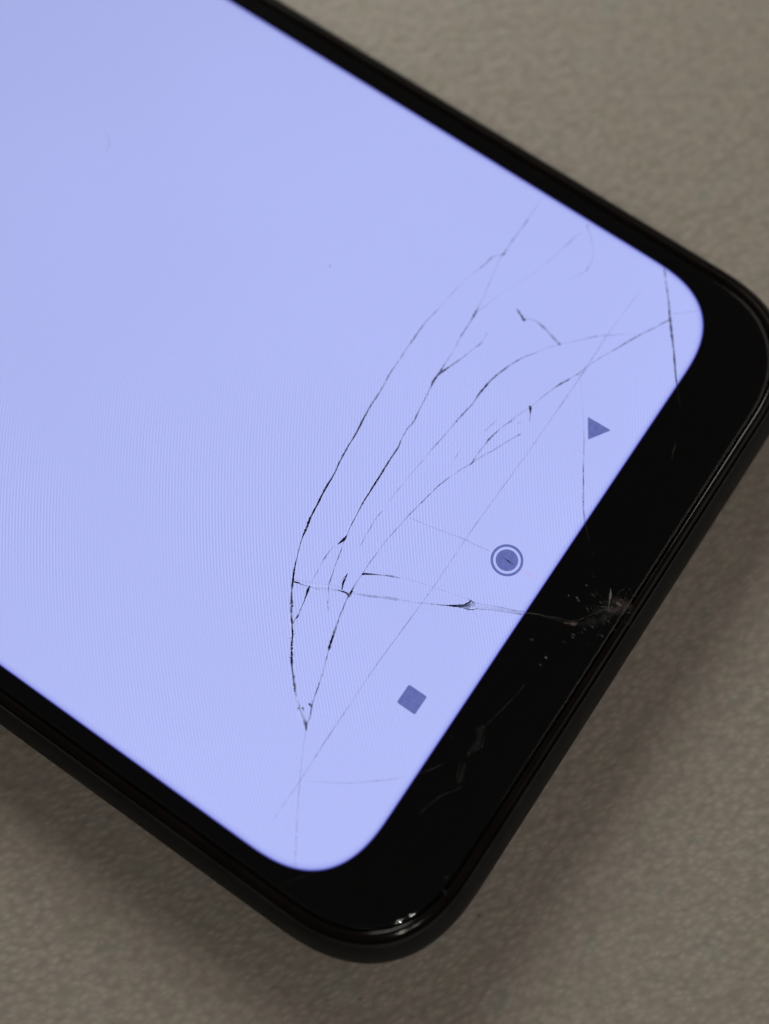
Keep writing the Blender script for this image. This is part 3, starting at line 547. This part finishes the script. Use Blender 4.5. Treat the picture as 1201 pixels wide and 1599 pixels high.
 ('scuff', 0.515, [(-1.47,-7.63,0.034,0.15),(-1.39,-7.69,0.084,0.08),(-1.39,-7.79,0.034,0.15)]),
 ('scuff', 0.515, [(1.88,-4.95,0.022,0.15),(1.92,-4.99,0.055,0.2),(1.92,-5.06,0.022,0.15)]),
 ('scuff', 0.515, [(0.61,-6.37,0.029,0.15),(0.64,-6.44,0.074,0.15),(0.67,-6.51,0.029,0.15)]),
 ('scuff', 0.515, [(1.44,-5.71,0.021,0.15),(1.44,-5.78,0.053,0.19),(1.47,-5.82,0.021,0.15)]),
 ('scuff', 0.515, [(3.31,-6.79,0.036,0.15),(3.37,-6.86,0.09,0.21),(3.39,-6.95,0.036,0.15)]),
 ('scuff', 0.515, [(1.33,-7.04,0.025,0.15),(1.37,-7.09,0.062,0.24),(1.38,-7.15,0.025,0.15)]),
 ('scuff', 0.515, [(1.91,-4.5,0.039,0.15),(1.93,-4.61,0.099,0.25),(2.0,-4.68,0.039,0.15)]),
 ('scuff', 0.515, [(-0.06,-4.84,0.022,0.15),(-0.06,-4.9,0.054,0.19),(-0.03,-4.94,0.022,0.15)]),
 ('scuff', 0.515, [(0.78,-7.37,0.022,0.15),(0.84,-7.4,0.056,0.21),(0.82,-7.48,0.022,0.15)]),
 ('scuff', 0.515, [(1.48,-5.48,0.031,0.15),(1.54,-5.53,0.076,0.15),(1.54,-5.62,0.031,0.15)]),
 ('scuff', 0.515, [(1.55,-6.68,0.02,0.15),(1.61,-6.71,0.049,0.18),(1.58,-6.78,0.02,0.15)]),
 ('scuff', 0.515, [(-0.61,-5.2,0.036,0.15),(-0.52,-5.25,0.089,0.14),(-0.53,-5.36,0.036,0.15)]),
 ('scuff', 0.515, [(3.94,-6.81,0.033,0.15),(3.99,-6.88,0.083,0.18),(4.01,-6.96,0.033,0.15)]),
 ('scuff', 0.515, [(2.96,-6.88,0.041,0.15),(3.05,-6.94,0.103,0.21),(3.05,-7.06,0.041,0.15)]),
 ('scuff', 0.515, [(1.26,-6.23,0.032,0.15),(1.31,-6.3,0.079,0.14),(1.33,-6.38,0.032,0.15)]),
 ('scuff', 0.515, [(1.07,-4.14,0.019,0.15),(1.04,-4.21,0.048,0.12),(1.1,-4.23,0.019,0.15)]),
 ('scuff', 0.515, [(1.07,-5.93,0.021,0.15),(1.08,-5.99,0.053,0.08),(1.1,-6.04,0.021,0.15)]),
 ('scuff', 0.515, [(0.45,-6.16,0.029,0.15),(0.52,-6.2,0.071,0.16),(0.5,-6.29,0.029,0.15)]),
 ('scuff', 0.515, [(2.25,-5.91,0.032,0.15),(2.25,-6.01,0.081,0.25),(2.32,-6.06,0.032,0.15)]),
 ('scuff', 0.515, [(2.41,-5.48,0.039,0.15),(2.46,-5.56,0.097,0.2),(2.5,-5.66,0.039,0.15)]),
 ('scuff', 0.515, [(1.24,-5.94,0.029,0.15),(1.28,-6.0,0.073,0.15),(1.3,-6.08,0.029,0.15)]),
 ('scuff', 0.515, [(2.6,-5.96,0.02,0.15),(2.67,-5.98,0.051,0.25),(2.63,-6.06,0.02,0.15)]),
 ('scuff', 0.515, [(0.8,-5.59,0.034,0.15),(0.81,-5.68,0.085,0.21),(0.87,-5.74,0.034,0.15)]),
 ('scuff', 0.515, [(1.26,-2.76,0.028,0.15),(1.33,-2.8,0.069,0.1),(1.31,-2.89,0.028,0.15)]),
 ('scuff', 0.515, [(2.43,-5.83,0.039,0.15),(2.5,-5.9,0.098,0.17),(2.52,-6.01,0.039,0.15)]),
 ('scuff', 0.515, [(0.4,-6.36,0.039,0.15),(0.45,-6.45,0.098,0.21),(0.49,-6.54,0.039,0.15)]),
 ('scuff', 0.515, [(1.91,-4.69,0.027,0.15),(1.93,-4.76,0.069,0.11),(1.97,-4.82,0.027,0.15)]),
 ('scuff', 0.515, [(1.29,-4.09,0.024,0.15),(1.35,-4.12,0.059,0.09),(1.33,-4.2,0.024,0.15)]),
 ('scuff', 0.515, [(1.13,-6.78,0.021,0.15),(1.16,-6.82,0.052,0.18),(1.16,-6.88,0.021,0.15)]),
 ('scuff', 0.515, [(1.5,-6.0,0.017,0.15),(1.54,-6.03,0.042,0.09),(1.53,-6.09,0.017,0.15)]),
 ('scuff', 0.515, [(0.23,-4.58,0.031,0.15),(0.27,-4.65,0.077,0.15),(0.29,-4.72,0.031,0.15)]),
 ('scuff', 0.515, [(1.22,-7.07,0.021,0.15),(1.25,-7.11,0.053,0.18),(1.25,-7.17,0.021,0.15)]),
 ('scuff', 0.515, [(1.23,-7.13,0.038,0.15),(1.33,-7.17,0.094,0.09),(1.32,-7.3,0.038,0.15)]),
 ('scuff', 0.515, [(0.41,-4.83,0.034,0.15),(0.45,-4.91,0.084,0.22),(0.48,-4.99,0.034,0.15)]),
 ('scuff', 0.515, [(0.79,-5.75,0.033,0.15),(0.85,-5.81,0.083,0.09),(0.86,-5.9,0.033,0.15)]),
 ('scuff', 0.515, [(0.41,-5.51,0.023,0.15),(0.44,-5.56,0.058,0.2),(0.45,-5.62,0.023,0.15)]),
 ('scuff', 0.515, [(1.55,-6.41,0.02,0.15),(1.53,-6.48,0.05,0.07),(1.58,-6.5,0.02,0.15)]),
 ('scuff', 0.515, [(-2.11,-5.13,0.036,0.15),(-2.06,-5.2,0.091,0.18),(-2.04,-5.29,0.036,0.15)]),
 ('scuff', 0.515, [(3.85,-6.78,0.04,0.15),(3.93,-6.85,0.101,0.11),(3.94,-6.97,0.04,0.15)]),
 ('pale', 0.03, [(3.16,22.11,0.054,0.45),(2.19,21.95,0.054,0.45),(1.46,21.88,0.054,0.45),(0.65,21.82,0.054,0.45)]),
 ('pale', 0.03, [(0.65,21.82,0.054,0.45),(-1.03,21.6,0.054,0.45),(-2.09,21.36,0.054,0.45),(-4.01,21.17,0.053,0.45)]),
 ('pale', 0.03, [(-4.01,21.17,0.053,0.45),(-5.49,20.92,0.053,0.45),(-6.91,20.71,0.053,0.45),(-7.91,20.44,0.053,0.45)]),
 ('pale', 0.03, [(-7.91,20.44,0.053,0.45),(-8.62,20.29,0.053,0.45),(-9.53,20.0,0.053,0.45),(-10.95,19.41,0.053,0.45)]),
 ('pale', 0.03, [(-10.95,19.41,0.053,0.45),(-11.96,18.98,0.052,0.45),(-12.69,18.56,0.052,0.45),(-13.37,18.19,0.052,0.45)]),
 ('pale', 0.03, [(-13.37,18.19,0.052,0.45),(-13.96,17.79,0.052,0.45),(-14.59,17.36,0.052,0.45),(-15.22,16.93,0.052,0.45)]),
 ('pale', 0.03, [(-15.22,16.93,0.052,0.45),(-15.95,16.34,0.052,0.45),(-16.72,15.71,0.052,0.45),(-17.66,15.14,0.052,0.45)]),
 ('pale', 0.03, [(-17.66,15.14,0.052,0.45),(-18.55,14.5,0.051,0.45),(-19.1,14.08,0.051,0.45),(-19.69,13.52,0.051,0.45)]),
 ('pale', 0.03, [(1.81,18.15,0.054,0.4),(0.42,18.06,0.054,0.4),(-1.1,17.95,0.053,0.4),(-2.91,17.85,0.053,0.4)]),
 ('pale', 0.03, [(-2.91,17.85,0.053,0.4),(-4.35,17.65,0.053,0.4),(-5.64,17.46,0.053,0.4),(-6.59,17.23,0.053,0.4)]),
 ('pale', 0.03, [(-12.2,17.04,0.052,0.35),(-12.59,16.98,0.052,0.35),(-13.13,16.81,0.052,0.35),(-13.79,16.62,0.052,0.35)]),
 ('pale', 0.05, [(-12.51,16.82,0.035,0.4),(-12.35,16.76,0.075,0.7),(-12.25,16.72,0.029,0.3)]),
 ('pale', 0.05, [(-13.45,16.72,0.035,0.4),(-13.29,16.66,0.075,0.7),(-13.19,16.62,0.029,0.3)]),
 ('pale', 0.05, [(-10.03,15.02,0.035,0.4),(-9.87,14.95,0.076,0.7),(-9.77,14.92,0.029,0.3)]),
 ('pale', 0.05, [(-10.94,13.53,0.035,0.4),(-10.79,13.46,0.075,0.7),(-10.69,13.43,0.029,0.3)]),
 ('pale', 0.05, [(-5.7,4.0,0.035,0.4),(-5.54,3.93,0.075,0.7),(-5.44,3.89,0.029,0.3)]),
 ('pale', 0.05, [(-5.4,4.61,0.035,0.4),(-5.24,4.54,0.075,0.7),(-5.15,4.5,0.029,0.3)]),
 ('pale', 0.05, [(-15.13,12.57,0.034,0.4),(-14.97,12.51,0.075,0.7),(-14.88,12.47,0.029,0.3)]),
 ('pale', 0.05, [(13.57,9.88,0.036,0.4),(13.74,9.81,0.079,0.7),(13.85,9.77,0.03,0.3)]),
 ('scuff', 0.515, [(0.27,-5.18,0.577,0.03),(0.92,-5.8,1.502,0.04),(1.51,-6.66,1.965,0.06),(2.27,-7.55,1.388,0.04),(2.67,-8.13,0.463,0.02)]),
 ('scuff', 0.515, [(-1.55,-4.61,0.345,0.04),(-0.74,-5.47,0.922,0.05),(0.12,-6.3,1.038,0.05),(0.91,-6.83,0.577,0.03)]),
 ('scuff', 0.515, [(-2.21,-2.43,0.081,0.18),(-1.86,-3.45,0.069,0.12),(-1.25,-4.43,0.081,0.16),(-0.31,-5.07,0.063,0.12),(0.6,-5.66,0.081,0.2),(1.35,-6.22,0.069,0.25)]),
 ('scuff', 0.515, [(-2.67,-1.56,0.058,0.14),(-2.31,-2.7,0.058,0.2),(-1.99,-3.87,0.069,0.12)]),
 ('scuff', 0.515, [(23.32,-0.31,0.097,0.14),(22.42,-1.06,0.079,0.08),(21.49,-1.75,0.067,0.04)]),
 ('scuff', 0.515, [(6.87,-0.3,0.094,0.14),(6.25,-0.9,0.071,0.07),(5.46,-1.67,0.059,0.03)]),
 ('scuff', 0.515, [(-21.43,0.53,0.072,0.12),(-20.44,-0.34,0.061,0.1),(-19.42,-1.14,0.056,0.08)]),
 ('scuff', 0.515, [(1.83,-7.39,0.04,0.2),(2.08,-8.0,0.069,0.3),(2.16,-8.33,0.035,0.1)]),
 ('scuff', 0.515, [(1.57,-5.45,0.041,0.2),(1.96,-5.99,0.069,0.3),(1.94,-6.15,0.035,0.1)]),
 ('scuff', 0.515, [(1.09,-5.55,0.04,0.2),(1.33,-5.95,0.069,0.3),(1.56,-6.35,0.035,0.1)]),
 ('scuff', 0.515, [(1.12,-8.0,0.04,0.2),(1.19,-8.55,0.069,0.3),(1.88,-8.52,0.035,0.1)]),
 ('scuff', 0.515, [(1.9,-6.63,0.04,0.2),(2.72,-6.79,0.07,0.3),(2.06,-7.59,0.035,0.1)]),
 ('scuff', 0.515, [(1.37,-6.89,0.04,0.2),(2.1,-7.01,0.069,0.3),(1.34,-7.62,0.035,0.1)]),
 ('scuff', 0.515, [(2.81,-6.26,0.041,0.2),(3.34,-6.29,0.07,0.3),(3.82,-6.52,0.035,0.1)]),
]

# ------------------------------------------------------------------ helpers
def link(name, me, material, parent=None, smooth=True):
    o = bpy.data.objects.new(name, me)
    sc.collection.objects.link(o)
    if material:
        me.materials.append(material)
    if smooth:
        for p in me.polygons:
            p.use_smooth = True
    if parent:
        o.parent = parent
    return o


def mesh(name, verts, faces):
    me = bpy.data.meshes.new(name)
    me.from_pydata([(v[0] * MM, v[1] * MM, v[2] * MM) for v in verts], [], faces)
    me.update()
    bm = bmesh.new(); bm.from_mesh(me)
    bmesh.ops.recalc_face_normals(bm, faces=bm.faces)
    bm.to_mesh(me); bm.free()
    return me


def outline(hw, y0, y1, r, n, seg=28, side=16):
    """closed outline of a rectangle whose corners are superellipses, mm"""
    pts = []
    corners = [(hw - r, y0 + r, 1, -1), (hw - r, y1 - r, 1, 1), (-hw + r, y1 - r, -1, 1), (-hw + r, y0 + r, -1, -1)]
    for k, (cx, cy, sx, sy) in enumerate(corners):
        arc = []
        for i in range(seg + 1):
            t = i / seg * math.pi / 2
            a, b = abs(math.cos(t)) ** (2 / n), abs(math.sin(t)) ** (2 / n)
            arc.append((cx + sx * r * a, cy + sy * r * b))
        if k in (0, 2):
            arc = arc[::-1]       # from the y side to the x side
        pts += arc
    # extra points on the long straight sides keep shading even
    res = []
    for i, p in enumerate(pts):
        q = pts[(i + 1) % len(pts)]
        res.append(p)
        if i % (seg + 1) == seg:
            for s in range(1, side):
                res.append((p[0] + (q[0] - p[0]) * s / side, p[1] + (q[1] - p[1]) * s / side))
    return res


Y_END = 146.2


def body_ring(inset, n=2.5):
    return outline(38.0 - inset, -10.35 + inset, Y_END - inset, 13.0 - inset * 0.9, n)


def rings_mesh(name, rings, cap_first=False, cap_last=False, attr=None):
    verts, faces, vals = [], [], []
    N = len(rings[0][0])
    for k, (ol, z) in enumerate(rings):
        for (x, y) in ol:
            verts.append((x, y, z))
            vals.append(attr[k] if attr else 0)
    for k in range(len(rings) - 1):
        for i in range(N):
            j = (i + 1) % N
            faces.append((k * N + i, k * N + j, (k + 1) * N + j, (k + 1) * N + i))
    if cap_first:
        faces.append(tuple(range(N)))
    if cap_last:
        faces.append(tuple((len(rings) - 1) * N + i for i in range(N)))
    me = mesh(name, verts, faces)
    if attr:
        a = me.attributes.new('rim', 'FLOAT', 'POINT')
        a.data.foreach_set('value', vals)
    return me


# ------------------------------------------------------------------ desk
S = 1200
dv = [(-S, -S, 0), (S, -S, 0), (S, S, 0), (-S, S, 0), (-S, -S, -25), (S, -S, -25), (S, S, -25), (-S, S, -25)]
df = [(0, 1, 2, 3), (7, 6, 5, 4), (0, 4, 5, 1), (1, 5, 6, 2), (2, 6, 7, 3), (3, 7, 4, 0)]
desk = link('desk_top', mesh('desk_top', dv, df), M_desk, smooth=False)
desk['kind'] = 'structure'

# ------------------------------------------------------------------ phone
phone = bpy.data.objects.new('smartphone', None)
phone.empty_display_size = 0.02
sc.collection.objects.link(phone)
phone['label'] = 'black smartphone with cracked lower screen lit plain lavender, lying face up on grey desk'
phone['category'] = 'smartphone'

GT = ZD + 0.5     # top face of the glass

# back shell: outer wall from the parting groove round to the back face
shell = [(1.62, GT - 1.05), (1.60, GT - 0.62), (1.52, GT - 0.55), (1.40, GT - 0.60), (1.18, GT - 0.80), (0.85, GT - 1.25),
         (0.50, GT - 1.95), (0.22, GT - 2.8), (0.05, GT - 3.7), (0.0, GT - 4.4), (0.06, GT - 5.1), (0.30, GT - 5.9),
         (0.8, GT - 6.7), (1.6, GT - 7.4), (2.8, GT - 7.85), (4.4, 0.1), (7.0, 0.03)]
link('back_shell', rings_mesh('back_shell', [(body_ring(i), z) for i, z in shell], cap_last=True), M_shell, phone)

# glossy lip between the glass and the groove
lip = [(2.58, GT - 0.95), (2.56, GT - 0.42), (2.50, GT - 0.30), (2.36, GT - 0.22), (2.20, GT - 0.22), (2.02, GT - 0.28),
       (1.86, GT - 0.38), (1.76, GT - 0.50), (1.70, GT - 0.64), (1.68, GT - 1.05)]
link('frame_lip', rings_mesh('frame_lip', [(body_ring(i), z) for i, z in lip]), M_rim, phone)

# dark seal at the bottom of both gaps
link('seal', rings_mesh('seal', [(body_ring(2.95), GT - 0.9), (body_ring(1.5), GT - 0.9), (body_ring(1.5), GT - 1.4), (body_ring(2.95), GT - 1.4), (body_ring(2.95), GT - 0.9)]), M_gasket, phone)

# black print under the glass, with the window for the display
win = lambda i: outline(33.75 - i, -0.3 + i, 141.5 - i, 9.0 - i * 0.9, 2.7)
link('bezel', rings_mesh('bezel', [(body_ring(2.95), ZD - 0.35), (body_ring(2.95), ZD + 0.004), (win(-0.02), ZD + 0.004), (win(-0.02), ZD - 0.35)]), M_mask, phone, smooth=False)

# lit display panel
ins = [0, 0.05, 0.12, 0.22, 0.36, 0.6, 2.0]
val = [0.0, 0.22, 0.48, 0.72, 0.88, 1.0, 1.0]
rings = [(win(0.0), ZD - 0.4)] + [(win(i), ZD) for i in ins]
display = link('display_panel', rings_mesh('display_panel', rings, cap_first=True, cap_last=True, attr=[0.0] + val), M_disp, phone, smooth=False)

# cover glass: flat top, 2.5D rolled edge, real thickness
gl = [(2.95, ZD + 0.03), (2.66, ZD + 0.05), (2.62, GT - 0.36), (2.66, GT - 0.27), (2.75, GT - 0.19), (2.88, GT - 0.12), (3.04, GT - 0.065), (3.22, GT - 0.027), (3.42, GT - 0.006), (3.65, GT), (4.4, GT)]
glass = link('cover_glass', rings_mesh('cover_glass', [(body_ring(i), z) for i, z in gl], cap_first=True, cap_last=True), M_glass, phone)
glass.visible_shadow = True


# ------------------------------------------------------------------ navigation icons shown on the display
def slab(name, loops, z0, z1, mt, parent):
    """flat piece bounded by an outer loop (and an inner one), extruded z0..z1"""
    verts, faces = [], []
    N = len(loops[0])
    for lp in loops:
        for z in (z0, z1):
            verts += [(x, y, z) for x, y in lp]
    side = lambda a, b: [(a * N + i, a * N + (i + 1) % N, b * N + (i + 1) % N, b * N + i) for i in range(N)]
    faces += side(0, 1)
    if len(loops) == 1:
        faces += [tuple(range(N)), tuple(N + i for i in range(N))]
    else:
        faces += side(2, 3) + side(0, 2) + side(1, 3)
    return link(name, mesh(name, verts, faces), mt, parent, smooth=False)


def round_poly(cs, r, seg=6):
    out = []
    n = len(cs)
    for i in range(n):
        p, a, b = Vector(cs[i]), Vector(cs[i - 1]), Vector(cs[(i + 1) % n])
        s, e = p + (a - p).normalized() * r, p + (b - p).normalized() * r
        for k in range(seg + 1):
            t = k / seg
            v = s * (1 - t) ** 2 + p * 2 * t * (1 - t) + e * t * t
            out.append((v.x, v.y))
    return out


def circ(cx, cy, r, n=64):
    return [(cx + r * math.cos(2 * math.pi * i / n), cy + r * math.sin(2 * math.pi * i / n)) for i in range(n)]


Z0, Z1 = ZD + 0.004, ZD + 0.014
slab('back_icon', [round_poly([(16.10, 5.08), (14.17, 3.84), (16.20, 2.56)], 0.13)], Z0, Z1, M_icon, display)
home = slab('home_icon', [circ(0, 3.77, 1.03)], Z0, Z1, M_icon, display)
slab('home_icon_ring', [circ(0, 3.77, 1.51), circ(0, 3.77, 1.27)], Z0, Z1, M_icon, display)
slab('recents_icon', [round_poly([(-16.44, 2.82), (-14.50, 2.82), (-14.50, 4.76), (-16.44, 4.76)], 0.17)], Z0, Z1, M_icon, display)


# ------------------------------------------------------------------ cracks and scuffs in the glass
def spline(pts, step=0.09):
    """Catmull-Rom through the points; width and gap are interpolated linearly"""
    out = []
    n = len(pts)
    for i in range(n - 1):
        p0, p1, p2, p3 = pts[max(i - 1, 0)], pts[i], pts[i + 1], pts[min(i + 2, n - 1)]
        d = math.hypot(p2[0] - p1[0], p2[1] - p1[1])
        k = max(1, min(24, int(d / step)))
        for j in range(k):
            t = j / k
            q = []
            for a in (0, 1):
                q.append(0.5 * (2 * p1[a] + (p2[a] - p0[a]) * t + (2 * p0[a] - 5 * p1[a] + 4 * p2[a] - p3[a]) * t * t
                                + (3 * p1[a] - p0[a] - 3 * p2[a] + p3[a]) * t ** 3))
            for a in (2, 3):
                q.append(p1[a] + (p2[a] - p1[a]) * t)
            out.append(q)
    out.append(list(pts[-1]))
    return out


rnd = random.Random(11)
NAMES = {'dark': 'crack', 'pale': 'crack_sliver', 'pink': 'crack_sliver', 'scuff': 'scuff', 'brown_scuff': 'scuff'}
for ci, (kind, z, pts) in enumerate(CRACKS):
    sp = spline(pts)
    n = len(sp)
    verts, faces, gap = [], [], []
    base = z + ZD + 0.0004 * (ci % 12)
    j1 = j2 = 0.0
    for i, (x, y, w, g) in enumerate(sp):
        a, b = sp[max(i - 1, 0)], sp[min(i + 1, n - 1)]
        dx, dy = b[0] - a[0], b[1] - a[1]
        l = math.hypot(dx, dy) or 1
        nx, ny = -dy / l, dx / l
        j1 = 0.6 * j1 + rnd.uniform(-1, 1) * 0.010
        hw = max(w * 0.5, 0.018) * rnd.uniform(0.78, 1.22)
        j2 = 0.72 * j2 + 0.28 * rnd.uniform(-1, 1) * 3.2
        gg = g * max(0.12, 1 + j2 * (0.34 if g < 0.7 else 0.10))
        hw *= max(0.5, 1 + j2 * 0.16)
        cx, cy = x + nx * j1, y + ny * j1
        for s, zz in ((-1, 0), (0, 0.012), (1, 0)):
            verts.append((cx + nx * hw * s, cy + ny * hw * s, base + zz))
            soft = 1.0 if (s == 0 or w < 0.25) else 0.45
            if kind in ('scuff', 'brown_scuff'):
                soft = 1.0 if s == 0 else 0.0
            gap.append(gg * soft)
        if i:
            o = 3 * (i - 1)
            faces += [(o, o + 1, o + 4, o + 3), (o + 1, o + 2, o + 5, o + 4)]
    me = mesh(NAMES[kind], verts, faces)
    at = me.attributes.new('gap', 'FLOAT', 'POINT')
    at.data.foreach_set('value', gap)
    link(NAMES[kind], me, M_crack[kind], glass, smooth=False)
